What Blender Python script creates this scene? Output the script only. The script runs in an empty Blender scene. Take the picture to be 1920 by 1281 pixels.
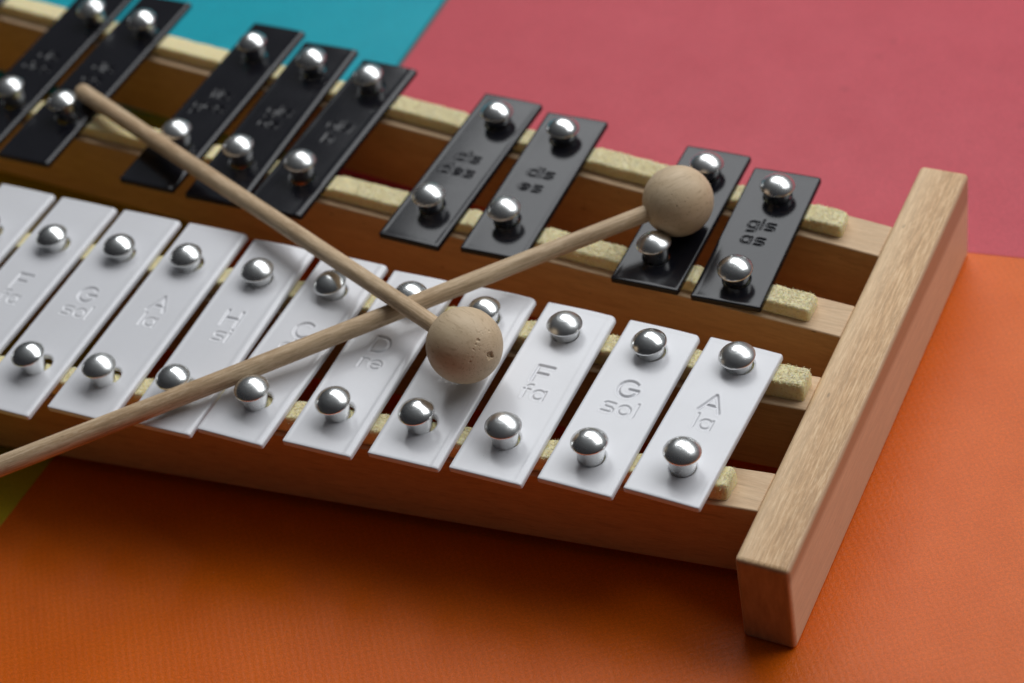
import bpy, math, random
import numpy as np
from mathutils import Vector, Matrix, noise

random.seed(7)
rng = np.random.default_rng(7)
S = bpy.context.scene
COL = S.collection
MM = 0.001
ZT = 41.0            # height of the upper face of the white bars above the table sheets, mm


# ------------------------------------------------------------------ helpers
def tag(o, label=None, cat=None, group=None, kind=None):
    if label: o['label'] = label
    if cat: o['category'] = cat
    if group: o['group'] = group
    if kind: o['kind'] = kind
    return o

def empty(name, loc=(0, 0, 0)):
    o = bpy.data.objects.new(name, None)
    o.empty_display_size = 0.01
    o.location = [c * MM for c in loc]
    COL.objects.link(o)
    return o

def mesh_obj(name, verts, faces, mat, parent=None, loc=(0, 0, 0), rotz=0.0, smooth=True, angle=None):
    me = bpy.data.meshes.new(name)
    v = (np.asarray(verts, float) * MM)
    me.from_pydata(v.tolist(), [], faces if isinstance(faces, list) else faces.tolist())
    me.update()
    if smooth:
        me.shade_smooth()
        if angle is not None:
            me.set_sharp_from_angle(angle=math.radians(angle))
    me.materials.append(mat)
    o = bpy.data.objects.new(name, me)
    COL.objects.link(o)
    o.location = [c * MM for c in loc]
    o.rotation_euler = (0, 0, rotz)
    if parent is not None:
        o.parent = parent
        # everything is given in world millimetres: make it relative to the parent
        o.matrix_parent_inverse = parent.matrix_basis.inverted() if parent.parent is None else \
            (parent.parent.matrix_basis @ parent.matrix_parent_inverse @ parent.matrix_basis).inverted()
    return o

def bevel(o, w, seg=3, angle=30):
    m = o.modifiers.new('bevel', 'BEVEL')
    m.width = w * MM
    m.segments = seg
    m.limit_method = 'ANGLE'
    m.angle_limit = math.radians(angle)
    m.harden_normals = False
    return o

def grid_faces(nu, nv, close_u=False):
    fs = []
    for i in range(nu if close_u else nu - 1):
        a, b = i, (i + 1) % nu
        for j in range(nv - 1):
            fs.append((a * nv + j, b * nv + j, b * nv + j + 1, a * nv + j + 1))
    return fs


# ------------------------------------------------------------------ materials
class NT:
    def __init__(self, name):
        self.m = bpy.data.materials.new(name)
        self.m.use_nodes = True
        self.t = self.m.node_tree
        self.bsdf = self.t.nodes['Principled BSDF']
    def n(self, typ, ins=None, **kw):
        nd = self.t.nodes.new(typ)
        for k, v in kw.items():
            setattr(nd, k, v)
        for k, v in (ins or {}).items():
            if isinstance(v, bpy.types.NodeSocket):
                self.t.links.new(v, nd.inputs[k])
            else:
                nd.inputs[k].default_value = v
        return nd
    def set(self, **kw):
        for k, v in kw.items():
            k = k.replace('_', ' ')
            if isinstance(v, bpy.types.NodeSocket):
                self.t.links.new(v, self.bsdf.inputs[k])
            else:
                self.bsdf.inputs[k].default_value = v
    def coords(self, scale=(1, 1, 1), rot=(0, 0, 0)):
        tc = self.n('ShaderNodeTexCoord')
        mp = self.n('ShaderNodeMapping', {'Vector': tc.outputs['Object'], 'Scale': scale, 'Rotation': rot})
        return mp.outputs[0]
    def noise(self, vec, scale, detail=4, rough=0.55, dist=0.0):
        return self.n('ShaderNodeTexNoise', {'Vector': vec, 'Scale': scale, 'Detail': detail,
                                             'Roughness': rough, 'Distortion': dist}).outputs['Fac']
    def ramp(self, fac, stops):
        r = self.n('ShaderNodeValToRGB', {'Fac': fac})
        e = r.color_ramp.elements
        while len(e) < len(stops):
            e.new(0.5)
        for k, (p, c) in enumerate(stops):
            e[k].position = p
            e[k].color = (c, c, c, 1) if isinstance(c, (int, float)) else (*c, 1)
        return r.outputs[0]
    def mix(self, fac, a, b, mode='MIX'):
        nd = self.n('ShaderNodeMix', data_type='RGBA', blend_type=mode)
        for k, v in ((0, fac), (6, a), (7, b)):
            if isinstance(v, bpy.types.NodeSocket):
                self.t.links.new(v, nd.inputs[k])
            else:
                nd.inputs[k].default_value = v if k == 0 else ((*v, 1) if len(v) == 3 else v)
        return nd.outputs[2]
    def math(self, op, a, b=0.0, c=0.0):
        nd = self.n('ShaderNodeMath', operation=op)
        for k, v in enumerate((a, b, c)):
            if isinstance(v, bpy.types.NodeSocket):
                self.t.links.new(v, nd.inputs[k])
            else:
                nd.inputs[k].default_value = v
        return nd.outputs[0]
    def bump(self, h, strength=0.3, dist=0.0002, normal=None):
        ins = {'Height': h, 'Strength': strength, 'Distance': dist}
        if normal is not None:
            ins['Normal'] = normal
        return self.n('ShaderNodeBump', ins).outputs[0]


def paint_mat(name, col, dirt, rough, spec=0.5):
    k = NT(name)
    v = k.coords()
    oi = k.n('ShaderNodeObjectInfo').outputs['Random']
    off = k.n('ShaderNodeVectorMath', {0: v, 1: (0, 0, 0)}, operation='ADD')
    cmb = k.n('ShaderNodeCombineXYZ', {'X': oi, 'Y': oi, 'Z': oi})
    k.t.links.new(cmb.outputs[0], off.inputs[1])
    v = off.outputs[0]
    smudge = k.noise(v, 60, 5, 0.6)
    c = k.mix(k.ramp(smudge, [(0.45, 0.0), (0.8, 0.35)]), col, dirt)
    sp = k.n('ShaderNodeTexVoronoi', {'Vector': v, 'Scale': 260.0, 'Randomness': 1.0})
    speck = k.ramp(sp.outputs['Distance'], [(0.035, 1.0), (0.07, 0.0)])
    gate = k.ramp(k.noise(v, 90, 2), [(0.56, 0.0), (0.62, 0.7)])
    c = k.mix(k.math('MULTIPLY', speck, gate), c, tuple(x * 0.35 + 0.06 for x in col))
    k.set(Base_Color=c, Specular_IOR_Level=spec)
    k.set(Roughness=k.n('ShaderNodeMapRange', {'Value': smudge, 'To Min': rough * 0.7, 'To Max': rough * 1.6}).outputs[0])
    b1 = k.bump(k.noise(v, 45, 2), 0.14, 0.0005)
    sc1 = k.n('ShaderNodeMapping', {'Vector': v, 'Rotation': (0, 0, 0.6), 'Scale': (1, 0.03, 1)}).outputs[0]
    sc2 = k.n('ShaderNodeMapping', {'Vector': v, 'Rotation': (0, 0, -0.9), 'Scale': (1, 0.04, 1)}).outputs[0]
    scr = k.math('MAXIMUM', k.ramp(k.noise(sc1, 1500, 1), [(0.70, 0.0), (0.74, 1.0)]), k.ramp(k.noise(sc2, 1300, 1), [(0.71, 0.0), (0.75, 1.0)]))
    b1 = k.bump(scr, -0.35, 0.00004, b1)
    b2 = k.bump(k.noise(v, 900, 3), 0.12, 0.00006, b1)
    k.set(Normal=b2)
    return k.m

M_white = paint_mat('white_enamel', (0.745, 0.745, 0.77), (0.66, 0.65, 0.665), 0.2, 0.5)
M_black = paint_mat('black_enamel', (0.006, 0.006, 0.009), (0.011, 0.011, 0.015), 0.14, 0.36)


def metal_mat():
    k = NT('nickel_plate')
    v = k.coords()
    n1 = k.noise(v, 260, 4)
    n2 = k.noise(v, 1500, 3)
    oi = k.n('ShaderNodeObjectInfo').outputs['Random']
    c = k.mix(k.ramp(n1, [(0.35, 0.0), (0.75, 1.0)]), (0.92, 0.93, 0.92), (0.78, 0.79, 0.78))
    k.set(Metallic=1.0, Base_Color=c)
    k.set(Roughness=k.math('ADD', k.n('ShaderNodeMapRange', {'Value': n1, 'To Min': 0.11, 'To Max': 0.30}).outputs[0],
                           k.math('MULTIPLY', oi, 0.10)))
    k.set(Normal=k.bump(n2, 0.12, 0.00005, k.bump(n1, 0.25, 0.0003)))
    return k.m
M_metal = metal_mat()


def wood_mat(name, light, dark, fleck, axis='y', fleck_amt=0.5, band=False, rough=0.55, bumps=0.35, pale=None, side_shade=None, streak=0.0):
    k = NT(name)
    long, cross = 0.06, 1.0
    sc = {'x': (long, cross, cross), 'y': (cross, long, cross), 'z': (cross, cross, long)}[axis]
    v = k.coords(sc)
    raw = k.coords()
    rings = k.n('ShaderNodeTexNoise', {'Vector': v, 'Scale': 170.0, 'Detail': 3.0, 'Roughness': 0.6, 'Distortion': 0.6}).outputs['Fac']
    fine = k.noise(v, 900, 4, 0.6)
    patch = k.noise(raw, 40, 3)
    c = k.mix(k.ramp(rings, [(0.32, 0.0), (0.72, 1.0)]), light, dark)
    c = k.mix(k.ramp(patch, [(0.4, 0.0), (0.75, 0.45)]), c, tuple(x * 0.8 for x in light))
    if streak:
        st = k.n('ShaderNodeTexNoise', {'Vector': k.coords({'x': (0.07, 1, 1), 'y': (1, 0.07, 1), 'z': (1, 1, 0.07)}[axis]), 'Scale': 1500.0,
                                        'Detail': 4.0, 'Roughness': 0.65, 'Distortion': 0.3}).outputs['Fac']
        c = k.mix(k.math('MULTIPLY', k.ramp(st, [(0.46, 0.0), (0.62, 1.0)]), streak), c, tuple(x * 0.62 for x in dark))
        c = k.mix(k.math('MULTIPLY', k.ramp(st, [(0.34, 1.0), (0.47, 0.0)]), streak), c, fleck)
    sf = {'x': (0.22, 1, 1), 'y': (1, 0.22, 1), 'z': (1, 1, 0.22)}[axis]
    vf = k.coords(sf)
    fl = k.noise(vf, 2300, 3, 0.55)
    c = k.mix(k.math('MULTIPLY', k.ramp(fl, [(0.52, 0.0), (0.68, 1.0)]), fleck_amt), c, fleck)
    c = k.mix(k.math('MULTIPLY', k.ramp(fine, [(0.25, 1.0), (0.45, 0.0)]), 0.5), c, tuple(x * 0.55 for x in dark))
    pores = k.n('ShaderNodeTexVoronoi', {'Vector': k.coords({'x': (0.35, 1, 1), 'y': (1, 0.35, 1), 'z': (1, 1, 0.35)}[axis]), 'Scale': 300.0})
    pg = k.math('MULTIPLY', k.ramp(pores.outputs['Distance'], [(0.07, 1.0), (0.13, 0.0)]),
                k.ramp(k.noise(raw, 120, 2), [(0.55, 0.0), (0.62, 0.8)]))
    c = k.mix(pg, c, tuple(x * 0.3 for x in dark))
    if pale:
        sep = k.n('ShaderNodeSeparateXYZ', {0: raw})
        wob = k.math('MULTIPLY', k.math('SUBTRACT', k.noise(v, 60, 2), 0.5), 0.006)
        e = k.n('ShaderNodeMapRange', {'Value': k.math('ADD', sep.outputs['X'], wob), 'From Min': pale[0], 'From Max': pale[1],
                                       'To Min': 1.0, 'To Max': 0.0}).outputs[0]
        c = k.mix(k.math('MULTIPLY', e, 0.55), c, (0.88, 0.67, 0.43))
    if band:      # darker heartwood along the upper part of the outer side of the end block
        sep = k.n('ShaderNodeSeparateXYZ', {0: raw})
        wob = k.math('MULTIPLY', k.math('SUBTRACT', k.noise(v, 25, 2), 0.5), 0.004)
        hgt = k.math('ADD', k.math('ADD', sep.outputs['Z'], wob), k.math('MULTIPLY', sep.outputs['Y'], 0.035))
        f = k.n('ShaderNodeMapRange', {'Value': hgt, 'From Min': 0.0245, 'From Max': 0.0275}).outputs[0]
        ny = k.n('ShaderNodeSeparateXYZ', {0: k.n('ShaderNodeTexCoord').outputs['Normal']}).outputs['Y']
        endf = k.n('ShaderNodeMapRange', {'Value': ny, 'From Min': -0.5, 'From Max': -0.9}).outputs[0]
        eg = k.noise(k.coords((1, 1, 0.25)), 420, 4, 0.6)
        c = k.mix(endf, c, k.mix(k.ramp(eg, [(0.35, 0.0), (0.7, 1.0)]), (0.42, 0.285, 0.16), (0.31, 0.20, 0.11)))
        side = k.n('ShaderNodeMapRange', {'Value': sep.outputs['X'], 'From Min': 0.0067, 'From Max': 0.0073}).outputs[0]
        c = k.mix(k.math('MULTIPLY', side, 0.65), c, (0.92, 0.70, 0.49))  # outer side lightened in the colour, in place of light on that face
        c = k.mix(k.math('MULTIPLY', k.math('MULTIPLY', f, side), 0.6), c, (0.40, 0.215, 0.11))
    if side_shade:  # shade painted into the colour: upright faces darker than the top
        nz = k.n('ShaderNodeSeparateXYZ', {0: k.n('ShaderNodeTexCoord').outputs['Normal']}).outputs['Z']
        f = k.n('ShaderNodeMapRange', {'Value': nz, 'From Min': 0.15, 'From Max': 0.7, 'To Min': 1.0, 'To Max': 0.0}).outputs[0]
        c = k.mix(f, c, k.mix(1.0, c, side_shade, 'MULTIPLY'))
    k.set(Base_Color=c, Roughness=rough, Specular_IOR_Level=0.35)
    k.set(Normal=k.bump(fl, bumps, 0.00012, k.bump(fine, 0.3, 0.0001)))
    return k.m

M_block = wood_mat('birch_block', (0.76, 0.49, 0.26), (0.60, 0.355, 0.18), (0.93, 0.69, 0.43), 'y', 0.3, band=True, streak=0.55, pale=(-0.008, 0.001))
M_rail = wood_mat('beech_rail', (0.74, 0.52, 0.32), (0.64, 0.43, 0.255), (0.78, 0.60, 0.40), 'x', 0.25, rough=0.6, bumps=0.2, streak=0.22, side_shade=(0.86, 0.74, 0.52))
M_stick = wood_mat('ramin_stick', (0.70, 0.525, 0.335), (0.46, 0.30, 0.165), (0.77, 0.60, 0.42), 'x', 0.35, rough=0.55, bumps=0.5, streak=0.5)


def ball_mat():
    k = NT('turned_ball_wood')
    raw = k.coords()
    v = k.coords((0.35, 1, 1))
    a = k.noise(v, 140, 4, 0.6, 0.8)
    c = k.mix(k.ramp(a, [(0.3, 0.0), (0.7, 1.0)]), (0.67, 0.52, 0.35), (0.56, 0.42, 0.265))
    gr = k.noise(k.coords((0.12, 1, 1)), 1100, 3)
    c = k.mix(k.math('MULTIPLY', k.ramp(gr, [(0.55, 0.0), (0.72, 1.0)]), 0.5), c, (0.36, 0.25, 0.15))
    w = k.n('ShaderNodeTexWave', {'Vector': raw, 'Scale': 900.0, 'Distortion': 1.2, 'Detail': 2.0}, bands_direction='X').outputs['Fac']
    p = k.n('ShaderNodeTexVoronoi', {'Vector': v, 'Scale': 1500.0}).outputs['Distance']
    gate = k.ramp(k.noise(raw, 110, 2), [(0.5, 0.0), (0.6, 1.0)])
    pits = k.math('MULTIPLY', k.ramp(p, [(0.1, 1.0), (0.25, 0.0)]), gate)
    c = k.mix(k.math('MULTIPLY', pits, 0.6), c, (0.20, 0.12, 0.06))
    k.set(Base_Color=c, Roughness=0.55, Specular_IOR_Level=0.3)
    b = k.bump(w, 0.12, 0.00006, k.bump(gr, 0.3, 0.0001))
    k.set(Normal=k.bump(k.math('MULTIPLY', pits, -1.0), 0.7, 0.0003, b))
    return k.m
M_ball = ball_mat()


def foam_mat():
    k = NT('open_cell_foam')
    v = k.coords()
    p = k.n('ShaderNodeTexVoronoi', {'Vector': v, 'Scale': 1150.0}).outputs['Distance']
    n1 = k.noise(v, 700, 3)
    c = k.mix(k.ramp(p, [(0.12, 0.0), (0.5, 1.0)]), (0.76, 0.61, 0.29), (0.88, 0.76, 0.43))
    c = k.mix(k.ramp(n1, [(0.45, 0.0), (0.75, 0.5)]), c, (0.90, 0.84, 0.60))
    k.set(Base_Color=c, Roughness=0.8, Specular_IOR_Level=0.2, Subsurface_Weight=0.45, Subsurface_Scale=0.002)
    k.set(Subsurface_Radius=(1.0, 0.7, 0.25))
    k.set(Normal=k.bump(k.math('ADD', p, k.math('MULTIPLY', n1, 0.5)), 0.3, 0.00015))
    return k.m
M_foam = foam_mat()


def fibre_mat():
    k = NT('foam_fibre')
    k.set(Base_Color=(0.92, 0.80, 0.46, 1), Roughness=0.6, Subsurface_Weight=0.2, Subsurface_Scale=0.001)
    return k.m
M_fibre = fibre_mat()


def sheet_mat(name, col, mott, rough, seed, dimple=1.0):
    k = NT(name)
    tc = k.n('ShaderNodeTexCoord')
    mp = k.n('ShaderNodeMapping', {'Vector': tc.outputs['Object'], 'Location': (seed, seed * 0.7, 0)})
    v = mp.outputs[0]
    m1 = k.noise(v, 45, 5, 0.65)
    m2 = k.noise(v, 1300, 3, 0.6)
    big = k.noise(v, 9, 3)
    c = k.mix(k.ramp(m1, [(0.35, 0.0), (0.75, 0.8)]), col, mott)
    sp = k.n('ShaderNodeTexVoronoi', {'Vector': v, 'Scale': 60.0}).outputs['Distance']
    gate = k.ramp(k.noise(v, 33, 1), [(0.60, 0.0), (0.64, 0.5)])
    c = k.mix(k.math('MULTIPLY', k.ramp(sp, [(0.05, 1.0), (0.16, 0.0)]), gate), c, tuple(x * 0.7 for x in col))
    lint = k.n('ShaderNodeTexVoronoi', {'Vector': v, 'Scale': 210.0}).outputs['Distance']
    lg = k.ramp(k.noise(v, 71, 1), [(0.64, 0.0), (0.68, 0.45)])
    c = k.mix(k.math('MULTIPLY', k.ramp(lint, [(0.02, 1.0), (0.06, 0.0)]), lg), c, tuple(min(1, x + 0.25) for x in col))
    k.set(Base_Color=c, Specular_IOR_Level=0.27)
    k.set(Roughness=k.n('ShaderNodeMapRange', {'Value': m1, 'To Min': rough - 0.06, 'To Max': rough + 0.08}).outputs[0])
    g = k.n('ShaderNodeSeparateXYZ', {0: k.n('ShaderNodeMapping', {'Vector': tc.outputs['Object'], 'Rotation': (0, 0, 0.12)}).outputs[0]})
    gx = k.math('SINE', k.math('MULTIPLY', g.outputs['X'], 2 * math.pi / 0.0030))
    gy = k.math('SINE', k.math('MULTIPLY', g.outputs['Y'], 2 * math.pi / 0.0030))
    rip = k.math('MULTIPLY', gx, gy)
    gr = k.noise(v, 2600, 2, 0.6)
    fine = k.ramp(k.math('ADD', k.math('MULTIPLY', m2, 0.6), k.math('MULTIPLY', gr, 0.4)), [(0.36, 0.84), (0.64, 1.12)])
    c = k.mix(1.0, c, fine, 'MULTIPLY')
    c = k.mix(k.n('ShaderNodeMapRange', {'Value': rip, 'From Min': -1.0, 'To Min': 0.0, 'To Max': 0.10 * dimple}).outputs[0], c, tuple(x * 0.55 for x in col))
    k.set(Base_Color=c)
    b = k.bump(big, 0.4, 0.003)
    b = k.bump(m1, 0.30, 0.0005, b)
    b = k.bump(rip, 0.12 * dimple, 0.00012, b)
    k.set(Normal=k.bump(gr, 0.4, 0.0001, k.bump(m2, 0.45, 0.0002, b)))
    return k.m


# ------------------------------------------------------------------ table and coloured sheets
def plain_box(x0, x1, y0, y1, z0, z1):
    v = [(x0, y0, z0), (x1, y0, z0), (x1, y1, z0), (x0, y1, z0), (x0, y0, z1), (x1, y0, z1), (x1, y1, z1), (x0, y1, z1)]
    f = [(0, 3, 2, 1), (4, 5, 6, 7), (0, 1, 5, 4), (1, 2, 6, 5), (2, 3, 7, 6), (3, 0, 4, 7)]
    return v, f

def quad_slab(c, z0, z1):
    v = [(x, y, z0) for x, y in c] + [(x, y, z1) for x, y in c]
    return v, [(3, 2, 1, 0), (4, 5, 6, 7), (0, 1, 5, 4), (1, 2, 6, 5), (2, 3, 7, 6), (3, 0, 4, 7)]

v, f = plain_box(-900, 700, -450, 900, -30, -1.6)
k = NT('table_board'); k.set(Base_Color=(0.25, 0.24, 0.23, 1), Roughness=0.6)
tab = mesh_obj('table_top', v, f, k.m, smooth=False)
tag(tab, kind='structure')

sheets = [
    ('orange', [(-213, -330), (480, -330), (480, 211.5), (-213, 128.5)], -0.95, 0.0, (0.76, 0.134, 0.0), (0.68, 0.110, 0.0), 0.34,
     'matt orange craft sheet under the front and right of the instrument'),
    ('pink', [(-194.6, 130.9), (480, 211.65), (480, 780), (-210, 780)], -1.0, -0.15, (0.57, 0.074, 0.098), (0.51, 0.064, 0.085), 0.44,
     'pinkish red craft sheet behind the instrument'),
    ('teal', [(-800, 152), (-196.6, 152), (-211.6, 780), (-800, 780)], -0.9, 0.25, (0.0, 0.36, 0.45), (0.0, 0.32, 0.41), 0.45,
     'teal blue craft sheet at the far left corner'),
    ('yellow', [(-800, -330), (-213.15, -330), (-213.15, 151.8), (-800, 151.8)], -1.0, -0.1, (0.55, 0.40, 0.01), (0.5, 0.36, 0.01), 0.5,
     'yellow craft sheet showing dark beside the orange one'),
]
for s_i, (nm, c, z0, z1, col, mott, ro, lab) in enumerate(sheets):
    v, f = quad_slab(c, z0, z1)
    o = mesh_obj('craft_sheet', v, f, sheet_mat(nm + '_sheet', col, mott, ro, s_i * 1.37, 1.25 if nm == 'orange' else 0.2), smooth=True, angle=30)
    bevel(o, 0.2, 2)
    tag(o, lab, 'craft sheet', 'coloured sheets laid under the instrument')

# ------------------------------------------------------------------ glockenspiel
G = empty('glockenspiel', (-150, 70, 0))
tag(G, 'toy glockenspiel with stamped white and black metal bars nailed on a wooden frame', 'glockenspiel')

X_BLOCK0, X_BLOCK1 = 22.2, 37.6
RZ1, RZ0 = ZT - 8.0, 5.0

# end block at the right (and its twin beyond the left edge)
def end_block(x0, x1, y0, y1, nm='end_block'):
    cx, cy = (x0 + x1) / 2, (y0 + y1) / 2
    n = 24
    vs, fs = [], []
    prof = [(x0, 0.0), (x1, 0.0), (x1, ZT - 6.9), (x0, ZT - 6.9)]
    ys = np.linspace(y0, y1, n)
    for y in ys:
        for (x, z) in prof:
            vs.append((x - cx, y - cy, z + 0.0))
    for i in range(n - 1):
        for j in range(4):
            a = i * 4 + j; b = i * 4 + (j + 1) % 4
            fs.append((a, b, b + 4, a + 4))
    fs.append((3, 2, 1, 0)); e = (n - 1) * 4; fs.append((e, e + 1, e + 2, e + 3))
    o = mesh_obj(nm, vs, fs, M_block, G, loc=(cx, cy, 0.0), smooth=True, angle=40)
    bevel(o, 1.5, 4)
    return o
blk = end_block(X_BLOCK0, X_BLOCK1, -8.3, 158.2)
end_block(-455, -440, -58, 205)

X_L = -440.0
rails = {   # front(x) and back(x) lines in mm
    1: (lambda x: 7.6 + 0.107 * x, lambda x: 21.9 + 0.107 * x),
    2: (lambda x: 47.9 + 0.053 * x, lambda x: 61.5 + 0.053 * x),
    3: (lambda x: 80.9 - 0.065 * x, lambda x: 94.5 - 0.065 * x),
    4: (lambda x: 117.7 - 0.105 * x, lambda x: 131.7 - 0.108 * x),
}
for r, (fr, bk) in rails.items():
    cy = (fr(-200) + bk(-200)) / 2
    ang = math.atan2(fr(0) - fr(-400), 400)
    vs, fs = [], []
    n = 40
    for x in np.linspace(X_L, X_BLOCK0, n):
        for (y, z) in ((fr(x), RZ0), (bk(x), RZ0), (bk(x), RZ1), (fr(x), RZ1)):
            vs.append((x + 200, y - cy, z))
    for i in range(n - 1):
        for j in range(4):
            a = i * 4 + j; b = i * 4 + (j + 1) % 4
            fs.append((a, a + 4, b + 4, b))
    fs.append((0, 1, 2, 3)); e = (n - 1) * 4; fs.append((e + 3, e + 2, e + 1, e))
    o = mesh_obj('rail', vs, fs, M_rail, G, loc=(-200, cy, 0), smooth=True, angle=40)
    bevel(o, 0.45, 2)

# ------------------------------------------------------------------ bars
WB = {0: (-0.6, -0.0315, 0.2, 61.6), 1: (-25.5, -0.0115, -3.5, 61.8), 2: (-51.8, 0.0055, -7.3, 62.1),
      3: (-77.7, 0.0243, -9.2, 62.4), 4: (-104.2, 0.0199, -12.7, 61.7), 5: (-130.7, -0.0072, -16.4, 62.8),
      6: (-155.6, 0.0335, -19.8, 62.5), 7: (-182.1, 0.0158, -22.4, 63.3), 8: (-208.0, 0.0124, -28.1, 62.9),
      9: (-233.9, 0.0017, -29.5, 62.6), 10: (-259.8, -0.0017, -32.8, 62.8), 11: (-286.0, 0.0, -36.0, 62.9)}
BB = {0: (-14.0, 0.0310, 78.5, 139.2), 1: (-39.6, 0.0057, 78.9, 143.6), 3: (-91.5, 0.0116, 78.6, 148.2),
      4: (-118.7, -0.0364, 77.0, 151.8), 6: (-170.4, -0.0303, 78.1, 158.6), 7: (-195.3, 0.0141, 77.3, 163.3),
      8: (-221.5, -0.0132, 77.9, 168.8), 10: (-274.2, -0.0024, 77.9, 174.4), 11: (-299.9, 0.0, 76.9, 178.0),
      13: (-351.9, 0.0, 76.5, 185.2)}
NWF = {0: (0.7, 11.2), 1: (-24.7, 6.6), 2: (-50.7, 5.0), 3: (-76.9, 2.8), 4: (-102.6, 0.0), 5: (-128.9, -3.6),
       6: (-155.0, -6.4), 7: (-180.5, -9.2), 8: (-205.1, -11.1), 9: (-232.0, -14.0), 10: (-258.0, -17.0), 11: (-285.0, -20.0)}
NWB = {0: (3.0, 49.6), 1: (-23.1, 47.4), 2: (-50.4, 46.9), 3: (-75.9, 45.8), 4: (-101.3, 45.4), 5: (-127.4, 43.5),
       6: (-153.6, 41.8), 7: (-180.0, 41.5), 8: (-205.0, 39.2), 9: (-229.7, 37.1), 10: (-256.5, 35.8), 11: (-284.0, 34.5)}
NBF = {0: (-11.4, 85.3), 1: (-38.4, 88.2), 3: (-90.8, 91.1), 4: (-117.7, 90.7), 6: (-168.9, 94.8), 7: (-193.8, 96.6),
       8: (-220.2, 98.2), 10: (-270.5, 101.8), 11: (-295.6, 103.9), 13: (-349.0, 107.0)}
NBB = {0: (-12.3, 123.8), 1: (-37.5, 127.7), 3: (-89.8, 132.7), 4: (-114.8, 134.9), 6: (-167.4, 142.6), 7: (-193.1, 146.5),
       8: (-219.2, 149.2), 10: (-268.4, 152.0), 11: (-292.1, 153.6), 13: (-346.0, 160.0)}

# single-stroke lettering ------------------------------------------------
def arc(cx, cy, rx, ry, a0, a1, n=14):
    return [(cx + rx * math.cos(math.radians(a0 + (a1 - a0) * t / n)),
             cy + ry * math.sin(math.radians(a0 + (a1 - a0) * t / n))) for t in range(n + 1)]
# capitals live in a 6 x 6.2 box; small letters have x-height 1 and width 1 (scaled later)
CAPS = {
    'A': [[(0, 0), (3, 6.3), (6, 0)], [(1.1, 2.1), (4.9, 2.1)]],
    'G': [arc(3, 3.1, 3, 3.1, 48, 360), [(6, 3.0), (3.4, 3.0)]],
    'F': [[(0.6, 0), (0.6, 6.2), (5.4, 6.2)], [(0.6, 3.2), (4.4, 3.2)]],
    'E': [[(5.4, 0), (0.6, 0), (0.6, 6.2), (5.4, 6.2)], [(0.6, 3.2), (4.4, 3.2)]],
    'D': [[(0.5, 0), (0.5, 6.2), (2.6, 6.2)] + arc(2.6, 3.1, 3.0, 3.1, 90, -90) + [(0.5, 0)]],
    'C': [arc(3, 3.1, 3, 3.1, 50, 310)],
    'H': [[(0.5, 0), (0.5, 6.2)], [(5.5, 0), (5.5, 6.2)], [(0.5, 3.1), (5.5, 3.1)]],
}
ring = arc(0.5, 0.5, 0.5, 0.5, 0, 360, 20)
LOW = {   # (width, strokes)
    'a': (1, [ring, [(1, 1), (1, 0)]]),
    'o': (1, [ring]),
    'c': (0.85, [arc(0.5, 0.5, 0.5, 0.5, 50, 310)]),
    'd': (1, [ring, [(1, 1.45), (1, 0)]]),
    'b': (1, [ring, [(0, 1.45), (0, 0)]]),
    'g': (1, [ring, [(1, 1), (1, -0.28)] + arc(0.6, -0.28, 0.4, 0.27, 0, -90, 5) + [(0.12, -0.55)]]),
    'e': (1, [[(0.02, 0.5), (0.98, 0.5)] + arc(0.5, 0.5, 0.5, 0.5, 0, 310)]),
    's': (0.95, [[(0.93, 0.97), (0.25, 1.0), (0.05, 0.88), (0.05, 0.64), (0.22, 0.52), (0.75, 0.48), (0.93, 0.36), (0.93, 0.12), (0.75, 0.0), (0.03, 0.02)]]),
    'i': (0.0, [[(0, 0), (0, 1)], [(0, 1.33), (0, 1.42)]]),
    'l': (0.0, [[(0, 0), (0, 1.45)]]),
    'f': (0.55, [arc(0.55, 1.15, 0.35, 0.3, 80, 180, 5) + [(0.2, 0)], [(0, 0.9), (0.55, 0.9)]]),
    'm': (1.3, [[(0, 0), (0, 1)], [(0, 0.75)] + arc(0.33, 0.7, 0.32, 0.3, 160, 0, 6) + [(0.65, 0)],
                [(0.65, 0.75)] + arc(0.98, 0.7, 0.32, 0.3, 160, 0, 6) + [(1.3, 0)]]),
    'r': (0.5, [[(0, 0), (0, 1)], [(0, 0.65)] + arc(0.4, 0.62, 0.4, 0.36, 170, 60, 6)]),
}
def word(text, xh, gap, cx, y, wx=1.0):
    widths = [LOW[c][0] * xh * wx for c in text]
    tot = sum(widths) + gap * (len(text) - 1)
    x = cx - tot / 2
    out = []
    for c, w in zip(text, widths):
        for st in LOW[c][1]:
            out.append([(x + px * xh * wx, y + py * xh) for px, py in st])
        x += w + gap
    return out
def wt(strokes, hw, dep):
    return [(st, hw, dep) for st in strokes]
def white_text(cap, low):
    st = [[(px - 3.3, py + 3.0) for px, py in s] for s in CAPS[cap]]
    return wt(st, 0.66, 0.50) + wt(word(low, 3.5, 1.5, 0.1, -3.7), 0.52, 0.27)
def black_text(t1, t2):
    return wt(word(t1, 2.9, 1.35, 0.0, 2.8), 0.46, 0.36) + wt(word(t2, 2.9, 1.5, -0.6, -4.2), 0.46, 0.36)

def seg_dist(px, py, strokes):
    d = np.full(px.shape, 9.0)
    for s in strokes:
        for (x0, y0), (x1, y1) in zip(s[:-1], s[1:]):
            dx, dy = x1 - x0, y1 - y0
            L2 = dx * dx + dy * dy + 1e-9
            t = np.clip(((px - x0) * dx + (py - y0) * dy) / L2, 0, 1)
            d = np.minimum(d, np.hypot(px - x0 - t * dx, py - y0 - t * dy))
    return d

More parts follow.
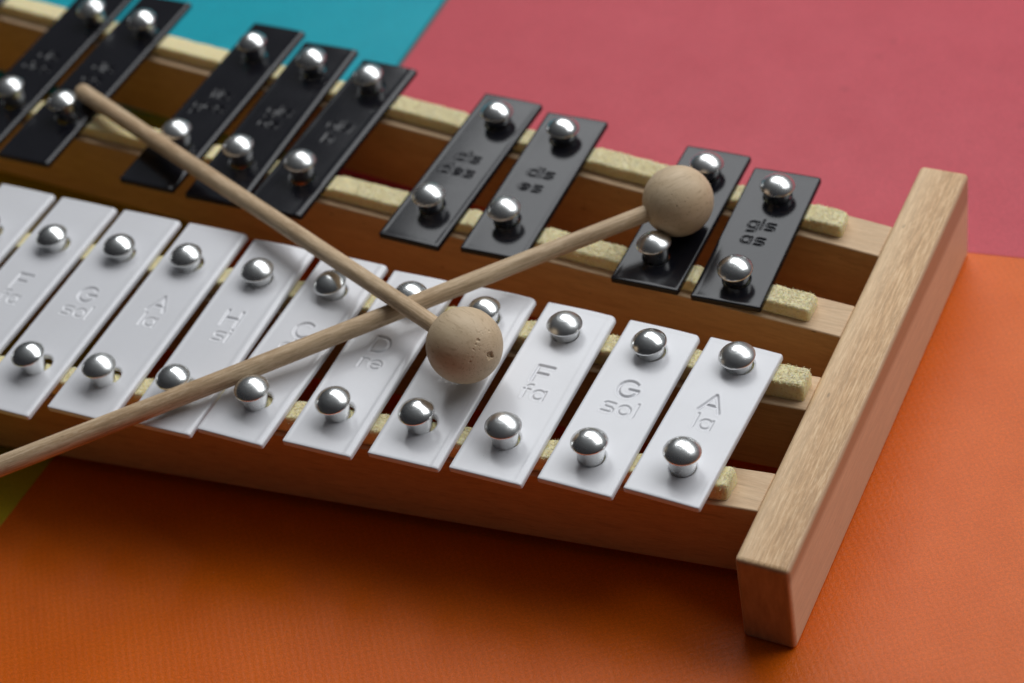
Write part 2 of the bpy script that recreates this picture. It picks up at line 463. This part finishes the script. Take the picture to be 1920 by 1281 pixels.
def lines(lo, hi, dense, fine=0.25, coarse=1.6, ends=(0.12, 0.28, 0.5, 0.8, 1.2, 1.8)):
    xs = {round(lo, 4), round(hi, 4)}
    for e in ends:
        xs.add(round(lo + e, 4)); xs.add(round(hi - e, 4))
    x = lo + ends[-1]
    while x < hi - ends[-1]:
        xs.add(round(x, 4))
        x += fine if any(a <= x <= b for a, b in dense) else coarse
    return np.array(sorted(xs))

def make_bar(name, cfg, w, z, nails, holes, strokes, mat, style, label):
    cx, yaw, yf, yb = cfg
    L = yb - yf
    my = (yf + yb) / 2
    cs, sn = math.cos(-yaw), math.sin(-yaw)
    hl = []
    for (nx, ny, _), (ox, oy, R) in zip(nails, holes):
        X, Y = nx + ox - cx, ny + oy - my
        hl.append((X * cs - Y * sn, X * sn + Y * cs, R))
    dense = [(h[1] - h[2] - 1, h[1] + h[2] + 1) for h in hl] + [(-7.2, 10.2)]
    xs = lines(-w / 2, w / 2, [(-99, 99)], 0.2)
    ys = lines(-L / 2, L / 2, dense, 0.2)
    PX, PY = np.meshgrid(xs, ys, indexing='ij')
    rr, rl = style['corner_r'], style['corner_l']
    # pull the ends of the outline in so that the corners are round
    def inset(r, dist):
        dist = np.clip(dist, 0, None)
        return np.where(dist < r, r - np.sqrt(np.maximum(r * r - (r - dist) ** 2, 0)), 0)
    back, front = L / 2 - PY, PY + L / 2
    iR = np.maximum(inset(rr, back), inset(0.8, front))
    iL = np.maximum(inset(rl, back), inset(0.6, front))
    u = PX / (w / 2)
    PXm = PX - np.where(u > 0, iR * np.clip(u, 0, 1) ** 3, -iL * np.clip(-u, 0, 1) ** 3)
    # hammered irregularity of the cut outline
    dR, dL = w / 2 - PX, PX + w / 2
    def edge(d, r, depth):
        t = np.clip(d / r, 0, 1)
        return -depth * (1 - np.sqrt(np.clip(1 - (1 - t) ** 2, 0, 1)))
    eR, eS = style['edge_r'], style['edge']
    Z = edge(dR, eR, 0.75) + edge(dL, eS, 0.4) + edge(front, eS * 0.8, 0.28) + edge(back, eS, 0.4)
    dmin = np.minimum(np.minimum(dR, dL), np.minimum(front, back))
    Z += 0.07 * np.exp(-((dmin - eS - 0.5) / 0.5) ** 2)            # paint bead round the rim
    Z += style['lip'] * np.exp(-((dR - 1.9) / 0.7) ** 2)
    # pressed-down back corner
    cd = np.hypot(dR - 0.0, back - 0.0)
    ENG = np.zeros_like(Z)
    Z -= style['dent'] * np.exp(-(cd / 5.5) ** 2)
    for st_, hw_, dep_ in strokes:
        d = seg_dist(PXm, PY, [st_])
        t = np.clip((hw_ - d) / (hw_ * 0.85), 0, 1)
        Zg = -dep_ * t * t * (3 - 2 * t) + 0.03 * np.exp(-((d - hw_ - 0.3) / 0.25) ** 2)
        ENG = np.where(np.abs(Zg) > np.abs(ENG), Zg, ENG)
    Z += ENG
    Z = np.maximum(Z, -1.4)
    # slight overall bow
    Z += 0.10 * np.cos(PX / (w / 2) * 1.4) - 0.1
    X2, Y2 = PXm.copy(), PY.copy()
    for hx, hy, R in hl:
        dist = np.hypot(X2 - hx, Y2 - hy)
        near = np.abs(dist - R) < 0.17
        X2 = np.where(near, hx + (X2 - hx) * R / np.maximum(dist, 1e-6), X2)
        Y2 = np.where(near, hy + (Y2 - hy) * R / np.maximum(dist, 1e-6), Y2)
        dd = np.clip(np.hypot(X2 - hx, Y2 - hy) - R, 0, 9)
        Z -= 0.35 * np.exp(-(dd / 0.28) ** 2)
    nu, nv = X2.shape
    V = np.stack([X2, Y2, Z], -1).reshape(-1, 3)
    idx = np.arange(nu * nv).reshape(nu, nv)
    Q = np.stack([idx[:-1, :-1], idx[1:, :-1], idx[1:, 1:], idx[:-1, 1:]], -1).reshape(-1, 4)
    C = V[Q].mean(1)
    keep = np.ones(len(Q), bool)
    for hx, hy, R in hl:
        keep &= np.hypot(C[:, 0] - hx, C[:, 1] - hy) > R - 0.02
    Q = Q[keep]
    vs = V.tolist()
    fs = Q.tolist()
    # outer skirt and hole walls: extrude every open edge down
    cnt = {}
    for q in fs:
        for a, b in zip(q, q[1:] + q[:1]):
            cnt[(a, b)] = 1
    low = {}
    TH = -style['thick']
    extra = []
    def lowv(a):
        if a not in low:
            low[a] = len(vs)
            vs.append([vs[a][0], vs[a][1], TH])
        return low[a]
    for (a, b) in cnt:
        if (b, a) not in cnt:
            extra.append((b, a, lowv(a), lowv(b)))
    fs += [list(e) for e in extra]
    # underside: same grid outline, flat
    base = len(vs)
    inv = np.array(vs)
    used = set(i for q in Q.tolist() for i in q)
    # closed underside strips between outline rows, leaving the holes open
    un = {}
    for q in Q.tolist():
        g = []
        for a in q:
            if a in low:
                g.append(low[a])
            else:
                if a not in un:
                    un[a] = len(vs)
                    vs.append([vs[a][0], vs[a][1], TH])
                g.append(un[a])
        if style.get('under', True):
            fs.append(g[::-1])
    o = mesh_obj(name, vs, fs, mat, G, loc=(cx, my, ZT + z), rotz=yaw, smooth=True, angle=50)
    if label:
        o['label'] = label
    return o

# nail ---------------------------------------------------------------
def nail_mesh():
    Rc = 6.36
    prof = [(0.0, 10.0)]
    for r in (0.7, 1.5, 1.62, 1.75, 2.3, 3.0, 3.7, 4.3, 4.8, 5.1, 5.3):
        prof.append((r, 10.0 - Rc + math.sqrt(Rc * Rc - r * r) - (0.014 if r == 1.62 else 0.0)))
    prof += [(5.4, 6.85), (5.38, 6.68), (5.2, 6.62), (4.6, 6.6), (4.45, 6.45), (4.3, 6.1), (4.2, 5.2), (4.0, 3.6), (3.8, 2.0),
             (3.6, 0.6), (3.4, -1.5), (3.2, -4.0), (2.8, -8.5)]
    n = 40
    vs = []
    for i in range(n):
        a = 2 * math.pi * i / n
        for r, z in prof:
            vs.append((r * math.cos(a), r * math.sin(a), z))
    fs = grid_faces(n, len(prof), close_u=True)
    return vs, fs
NV, NF = nail_mesh()
# how far each nail is driven in (sink) and where it stands: the heads stay where they are seen, the shanks follow
def seat(d, row):
    out = {}
    for i, (x, y) in d.items():
        if row == 'wf': dy, sk = (1.2, 0.4) if i == 0 else (1.7, 1.0)
        elif row == 'wb': dy, sk = 4.0, 3.2
        elif row == 'bf': dy, sk = (3.4, 2.0) if i < 6 else (1.6, 0.8)
        else: dy, sk = (3.8, 2.9) if i < 6 else (2.4, 1.6)
        out[i] = (x - (172 - x) / 414 * sk - 0.5 * (dy - 0.88 * sk), y + dy, sk)
    return out
NWF, NWB, NBF, NBB = seat(NWF, 'wf'), seat(NWB, 'wb'), seat(NBF, 'bf'), seat(NBB, 'bb')
nail_me = None
def make_nail(bar, x, y, zb, tilt=(0, 0)):
    global nail_me
    if nail_me is None:
        nail_me = bpy.data.meshes.new('nail')
        nail_me.from_pydata((np.array(NV) * MM).tolist(), [], NF)
        nail_me.update()
        nail_me.shade_smooth()
        nail_me.materials.append(M_metal)
    o = bpy.data.objects.new('nail', nail_me)
    COL.objects.link(o)
    o.parent = bar
    w = G.matrix_basis @ bar.matrix_parent_inverse @ bar.matrix_basis
    o.matrix_parent_inverse = w.inverted()
    o.location = (x * MM, y * MM, zb * MM)
    o.rotation_euler = (tilt[0], tilt[1], random.uniform(0, 6.28))
    return o

W_STYLE = dict(corner_r=1.7, corner_l=0.6, edge=0.45, edge_r=1.0, lip=0.05, dent=0.0, engrave=0.58, thick=1.75)
wtext = {0: ('A', 'la'), 1: ('G', 'sol'), 2: ('F', 'fa'), 3: ('E', 'mi'), 4: ('D', 're'), 5: ('C', 'do'), 6: ('H', 'si'),
         7: ('A', 'la'), 8: ('G', 'sol'), 9: ('F', 'fa'), 10: ('E', 'mi'), 11: ('D', 're')}
where = {0: 'rightmost, next to the end block', 1: 'second from the end block', 2: 'right of the lower round mallet head',
         3: 'under the lower round mallet head', 4: 'where the mallet sticks cross', 5: 'under the long stick, left of the crossing',
         6: 'with both lower corners crossed by the stick', 7: 'left of the one stamped H', 8: 'near the left edge of the picture',
         9: 'at the left edge of the picture', 10: 'cut by the left edge of the picture', 11: 'beyond the left edge'}
for i, cfg in WB.items():
    st = dict(W_STYLE)
    st['dent'] = {1: 0.25, 2: 0.3, 3: 0.55, 5: 0.0, 6: 0.9}.get(i, 0.15)
    st['edge_r'] = {0: 0.55, 1: 0.8}.get(i, 1.15)
    st['corner_r'] = {0: 0.9, 1: 1.8, 2: 1.9, 3: 2.0}.get(i, 1.2)
    st['lip'] = {0: 0.0, 1: 0.05}.get(i, 0.08)
    hf = {0: (0.0, 0.1, 3.72), 1: (0.1, 0.2, 3.75), 2: (0.3, 0.7, 3.75), 3: (0.7, 1.3, 3.7), 4: (0.6, 1.1, 3.7), 5: (0.7, 1.4, 3.7)}.get(i, (1.0, 2.2, 3.55))
    hb = (0.1, 0.1, 4.1) if i < 7 else (0.7, 0.5, 4.0)
    c, l = wtext[i]
    bar = make_bar('white_bar', cfg, 22.7, 0.0, (NWF[i], NWB[i]), (hf, hb), white_text(c, l), M_white, st,
                   'white bar stamped %s and %s, %s' % (c, l, where[i]))
    for (x, y, sk) in (NWF[i], NWB[i]):
        make_nail(bar, x, y, ZT - sk, (random.uniform(-0.08, 0.08), random.uniform(-0.08, 0.08)))

B_STYLE = dict(corner_r=0.7, corner_l=0.5, edge=0.45, edge_r=0.6, lip=0.0, dent=0.1, engrave=0.30, thick=1.9)
btext = {0: ('gis', 'as'), 1: ('fis', 'ges'), 3: ('dis', 'es'), 4: ('cis', 'des'), 6: ('ais', 'b'), 7: ('gis', 'as'),
         8: ('fis', 'ges'), 10: ('dis', 'es'), 11: ('cis', 'des'), 13: ('ais', 'b')}
bwhere = {0: 'nearest the end block', 1: 'under the upper round mallet head', 3: 'right one of the middle pair', 4: 'left one of the middle pair',
          6: 'right one of the group of three', 7: 'middle one of the group of three', 8: 'left one of the group of three, under the stick',
          10: 'under the tip of the stick', 11: 'at the far left of the picture', 13: 'at the top left corner of the picture'}
for i, cfg in BB.items():
    st = dict(B_STYLE)
    st['edge_r'] = 0.5 if i < 6 else 1.2
    st['lip'] = 0.0 if i < 6 else 0.06
    hf = (0.0, 0.0, 4.0) if i < 6 else (0.1, -0.4, 4.0)
    t1, t2 = btext[i]
    bar = make_bar('black_bar', cfg, 22.05, -2.2, (NBF[i], NBB[i]), (hf, (0, 0, 4.1)), black_text(t1, t2), M_black, st,
                   'black bar stamped %s and %s, %s' % (t1, t2, bwhere[i]))
    for (x, y, sk) in (NBF[i], NBB[i]):
        make_nail(bar, x, y, ZT - 2.0 - sk, (random.uniform(-0.09, 0.09), random.uniform(-0.09, 0.09)))

# ------------------------------------------------------------------ foam strips with open-cell fuzz
foams = {  # centre line (y at x=0, slope), right end, top height without bar, bar rows above
    1: (13.3, 0.107, 13.2, WB, ZT - 1.9), 2: (55.9 - 1.1, 0.053, 20.6, WB, ZT - 1.9),
    3: (87.5, -0.065, 11.4, BB, ZT - 4.1), 4: (124.9, -0.105, 8.8, BB, ZT - 4.1)}
def foam(idx, y0, sl, xr, bars, zbar):
    centers = sorted(c[0] for c in bars.values())
    hw = 11.2
    xs = [xr]
    x = xr
    while x > X_L + 6:
        x -= 0.45 if x > -150 else (0.7 if x > -330 else 3.0)
        xs.append(x)
    xs = np.array(xs)
    halfw = 4.1
    prof = []
    nt, ns = 20, 8
    for t in np.linspace(0, 1, ns): prof.append((-1, t * 0.70))
    for a in (25, 50, 72): prof.append((-0.82 - 0.18 * math.cos(math.radians(a)), 0.70 + 0.30 * math.sin(math.radians(a))))
    for t in np.linspace(-0.80, 0.80, nt): prof.append((t, 1.0))
    for a in (72, 50, 25): prof.append((0.82 + 0.18 * math.cos(math.radians(a)), 0.70 + 0.30 * math.sin(math.radians(a))))
    for t in np.linspace(0.70, 0, ns): prof.append((1, t))
    zb = RZ1 + 0.05
    vs = []
    fib = []
    for x in xs:
        cov = min(abs(x - c) for c in centers)
        gap = min(1.0, max(0.0, (cov - hw) / 2.2)) if cov > hw else 0.0
        top = zbar - 0.25 + (0.45 * math.sin(gap * math.pi / 2))
        if idx in (3, 4): top = zbar - 0.15 + 0.7 * math.sin(gap * math.pi / 2)
        endr = 1.0
        dx = xr - x
        if dx < 2.0:
            endr = math.sqrt(max(0.0, 1 - ((2.0 - dx) / 2.0) ** 2)) * 0.6 + 0.4
        yc = y0 + sl * x
        for (py, pz) in prof:
            wz = 1 - 0.10 * (pz - 0.4) ** 2 * 4 * 0.5
            y = yc + py * halfw * (wz + 0.08 * noise.noise(Vector((x * 0.15, py, idx * 7.0)))) * (0.72 + 0.28 * endr)
            z = zb + (top - zb) * pz * (0.72 + 0.28 * endr)
            xx = x + (0.45 * noise.noise(Vector((py * 1.7, pz * 2.0, idx * 5.0))) if dx < 2.0 else 0)
            q = Vector((xx, y, z))
            if gap > 0 or dx < 12:
                nz = noise.noise(q * 1.3 + Vector((0, 0, idx * 9))) * 0.10 + noise.noise(q * 2.6) * 0.05
                if pz >= 1.0: z += nz * 1.2
                else: y += nz * (1 if py > 0 else -1)
                if 0.3 < pz < 0.95 and py < 0 and random.random() < 0.10 and x > -140: fib.append((xx, y, z))
                if pz >= 0.9 and random.random() < (0.42 if gap >= 0.3 else 0.0) and x > -200:
                    fib.append((xx, y, z))
            vs.append((xx - (xr - 100), y - y0, z))
    n = len(prof)
    fs = []
    for i in range(len(xs) - 1):
        for j in range(n - 1):
            a = i * n + j
            fs.append((a, a + 1, a + n + 1, a + n))
    fs.append(tuple(range(n - 1, -1, -1)))
    nbody = len(fs)
    # fuzz: short curved cell walls standing on the visible surface
    for (fx, fy, fz) in fib:
        for rep in range(2):
            a = random.uniform(0, 6.28); ln = random.uniform(0.3, 0.8); h = random.uniform(0.05, 0.34)
            p0 = Vector((fx, fy, fz - 0.1)); p2 = p0 + Vector((math.cos(a) * ln, math.sin(a) * ln, random.uniform(-0.05, 0.2)))
            pm = (p0 + p2) / 2 + Vector((0, 0, h))
            pts = [p0, p0 * 0.25 + pm * 0.75 - Vector((0, 0, 0.05)), pm * 0.75 + p2 * 0.25, p2]
            r = random.uniform(0.045, 0.08)
            b0 = len(vs)
            side = Vector((-math.sin(a), math.cos(a), 0))
            for pt in pts:
                for s_ in range(3):
                    th = s_ * 2.094
                    q = pt + side * (r * math.cos(th)) + Vector((0, 0, r * math.sin(th)))
                    vs.append((q.x - (xr - 100), q.y - y0, q.z))
            for kk in range(3):
                for s_ in range(3):
                    s2 = (s_ + 1) % 3
                    fs.append((b0 + kk * 3 + s_, b0 + kk * 3 + s2, b0 + kk * 3 + 3 + s2, b0 + kk * 3 + 3 + s_))
    o = mesh_obj('foam_strip', vs, fs, M_foam, G, loc=(xr - 100, y0, 0), smooth=True)
    o.data.materials.append(M_fibre)
    mi = np.zeros(len(fs), dtype=np.int32)
    mi[nbody:] = 1
    o.data.polygons.foreach_set('material_index', mi)
    return o
for i_, (y0, sl, xr, bars, zbar) in foams.items():
    foam(i_, y0, sl, xr, bars, zbar)

# ------------------------------------------------------------------ mallets
def mallet(ball, rad, tail, r0, r1, label, chip=None):
    """ball, tail: world mm. One Empty at the ball, handle and head as its parts."""
    B, T = Vector(ball), Vector(tail)
    d = (T - B)
    Ln = d.length
    q = d.to_track_quat('X', 'Z')
    root = bpy.data.objects.new('mallet', None)
    root.empty_display_size = 0.01
    root.location = B * MM
    root.rotation_mode = 'QUATERNION'
    root.rotation_quaternion = q
    COL.objects.link(root)
    tag(root, label, 'mallet', 'wooden mallets lying crossed on the bars')
    # handle, local axis x
    vs, fs = [], []
    st = [(rad * 0.86, r0 * 0.93), (rad * 0.95, r0)]
    n = 70
    for i in range(n + 1):
        t = i / n
        st.append((rad + (Ln - rad - 2.2) * t, r0 + (r1 - r0) * min(1, t * 1.15)))
    for a in (20, 40, 60, 75, 86):
        st.append((Ln - 2.2 + 2.2 * math.sin(math.radians(a)), r1 * (0.45 + 0.55 * math.cos(math.radians(a)))))
    m = 32
    for (x, r) in st:
        wob = 0.12 * math.sin(x * 0.035 + r0)
        for j in range(m):
            a = 2 * math.pi * j / m
            rr = r * (1 + 0.012 * noise.noise(Vector((x * 0.05, math.cos(a), math.sin(a)))))
            vs.append((x, rr * math.cos(a) + wob, rr * math.sin(a)))
    for i in range(len(st) - 1):
        for j in range(m):
            a, b = i * m + j, i * m + (j + 1) % m
            fs.append((a, b, b + m, a + m))
    fs.append(tuple(range(m - 1, -1, -1)))
    e = (len(st) - 1) * m
    fs.append(tuple(range(e, e + m)))
    h = mesh_obj('handle', vs, fs, M_stick, None, smooth=True, angle=60)
    h.parent = root
    # head: sphere with a drilled flat where the stick enters, turning rings, chips
    nu, nv = 300, 180
    inv = q.inverted()
    C = None
    if chip is not None:
        C = [((inv @ Vector(c[0])).normalized(), c[1], c[2]) for c in chip]
    vs = []
    for i in range(nu):
        ph = 2 * math.pi * i / nu
        for j in range(nv):
            th = math.pi * (0.0005 + 0.999 * j / (nv - 1))
            dr = Vector((math.cos(th), math.sin(th) * math.cos(ph), math.sin(th) * math.sin(ph)))
            r = rad * (1 + 0.006 * noise.noise(dr * 1.7) + 0.0012 * noise.noise(dr * 14))
            r += 0.012 * math.sin(th * 95)
            if C:
                for (cd, cr, dep) in C:
                    ang = dr.angle(cd) * rad
                    if ang < cr * 2.2:
                        rag = cr * (1 + 0.45 * noise.noise(dr * 16 + cd * 3))
                        t = min(1, max(0, (rag - ang) / (cr * 0.55)))
                        r -= dep * t * t * (3 - 2 * t) * (0.7 + 0.6 * abs(noise.noise(dr * 45)))
            vs.append(tuple(dr * r))
    fs = grid_faces(nu, nv, close_u=True)
    hd = mesh_obj('head', vs, fs, M_ball, None, smooth=True)
    hd.parent = root
    return root

CAM = Vector((171.828, -314.332, 413.826))
R = Matrix(((0.8944862847541614, -0.20027938893332303, 0.39972797344593247),
            (0.4203510748856407, 0.6813025362248896, -0.5992760866045128),
            (-0.15231303368124413, 0.7040703235487402, 0.6936034308369505)))
right, up, out = (R.col[0].copy(), R.col[1].copy(), R.col[2].copy())
def facing(a, b):      # a direction on the ball seen at (a right, b up) of its radius when photographed
    return right * a + up * b + out * math.sqrt(max(0, 1 - a * a - b * b))
rnd = random.Random(3)
chips = [(facing(0.42 + rnd.gauss(0, 0.17), 0.05 + rnd.gauss(0, 0.24)), rnd.uniform(0.10, 0.22), rnd.uniform(0.08, 0.18)) for _ in range(36)] + [(facing(0.68, -0.28), 1.35, 0.95), (facing(0.62, -0.22), 0.7, 0.5), (facing(0.36, 0.13), 0.5, 0.35), (facing(0.64, 0.37), 0.35, 0.3),
         (facing(0.25, -0.10), 0.3, 0.25), (facing(0.31, 0.02), 0.35, 0.25), (facing(0.16, -0.42), 0.4, 0.25), (facing(0.48, 0.30), 0.25, 0.25),
         (facing(0.56, 0.42), 0.25, 0.2), (facing(0.22, -0.30), 0.25, 0.2), (facing(0.40, 0.32), 0.2, 0.2), (facing(-0.05, -0.85), 0.3, 0.2)]
mallet((-71.5, 26.0, ZT + 13.7), 11.15, (-271.9, 113.2, ZT + 1.4), 2.65, 2.95,
       'wooden mallet with its head over the white bars, stick on top of the other', chips)
B2 = Vector((-37.7, 105.5, ZT + 9.0)); D2 = Vector((-189.4, -50.0, ZT + 3.4)) - B2
T2 = B2 + D2.normalized() * 226
mallet(B2, 10.95, T2, 2.65, 3.05,
       'wooden mallet with its head on a black bar, stick passing under the other')

# ------------------------------------------------------------------ camera
cam = bpy.data.cameras.new('camera')
co = bpy.data.objects.new('camera', cam)
COL.objects.link(co)
S.camera = co
co.matrix_world = Matrix.Translation(Vector((CAM.x, CAM.y, CAM.z + ZT)) * MM) @ R.to_4x4()
cam.sensor_fit = 'HORIZONTAL'
cam.sensor_width = 36
cam.lens = 3777.41 / 1920 * 36
cam.clip_start = 0.01
cam.clip_end = 50
cam.dof.use_dof = True
cam.dof.focus_distance = 0.565
cam.dof.aperture_fstop = 8.6
cam.dof.aperture_blades = 7

# ------------------------------------------------------------------ light: one large window high behind, dim room
el, az, dist = math.radians(53), math.radians(15), 1.2
aim = Vector((-0.08, 0.06, 0.04))
dirv = Vector((math.sin(az) * math.cos(el), math.cos(az) * math.cos(el), math.sin(el)))
ld = bpy.data.lights.new('window_light', 'AREA')
ld.shape = 'RECTANGLE'
ld.size, ld.size_y = 1.9, 0.76
ld.energy = 17.0
ld.color = (0.96, 0.98, 1.0)
lo = bpy.data.objects.new('window_light', ld)
COL.objects.link(lo)
lo.location = aim + dirv * dist
lo.rotation_euler = (-dirv).to_track_quat('-Z', 'Y').to_euler()

w = bpy.data.worlds.new('World')
S.world = w
w.use_nodes = True
nt = w.node_tree                      # dim room: the wall and ceiling round the window catch some light, the rest is dark
tc = nt.nodes.new('ShaderNodeTexCoord')
dp = nt.nodes.new('ShaderNodeVectorMath'); dp.operation = 'DOT_PRODUCT'
nt.links.new(tc.outputs['Generated'], dp.inputs[0]); dp.inputs[1].default_value = (0.12, 0.62, 0.77)
rp = nt.nodes.new('ShaderNodeValToRGB')
nt.links.new(dp.outputs['Value'], rp.inputs[0])
rp.color_ramp.elements[0].position = 0.05; rp.color_ramp.elements[0].color = (0.020, 0.020, 0.022, 1)
rp.color_ramp.elements[1].position = 0.95; rp.color_ramp.elements[1].color = (0.20, 0.21, 0.22, 1)
m_ = rp.color_ramp.elements.new(0.55); m_.color = (0.065, 0.067, 0.07, 1)
nt.links.new(rp.outputs[0], nt.nodes['Background'].inputs[0])
nt.nodes['Background'].inputs[1].default_value = 1.0

S.view_settings.view_transform = 'Standard'
S.view_settings.look = 'None'
S.view_settings.exposure = 0
S.view_settings.gamma = 1
S.cycles.max_bounces = 8
S.cycles.use_denoising = True
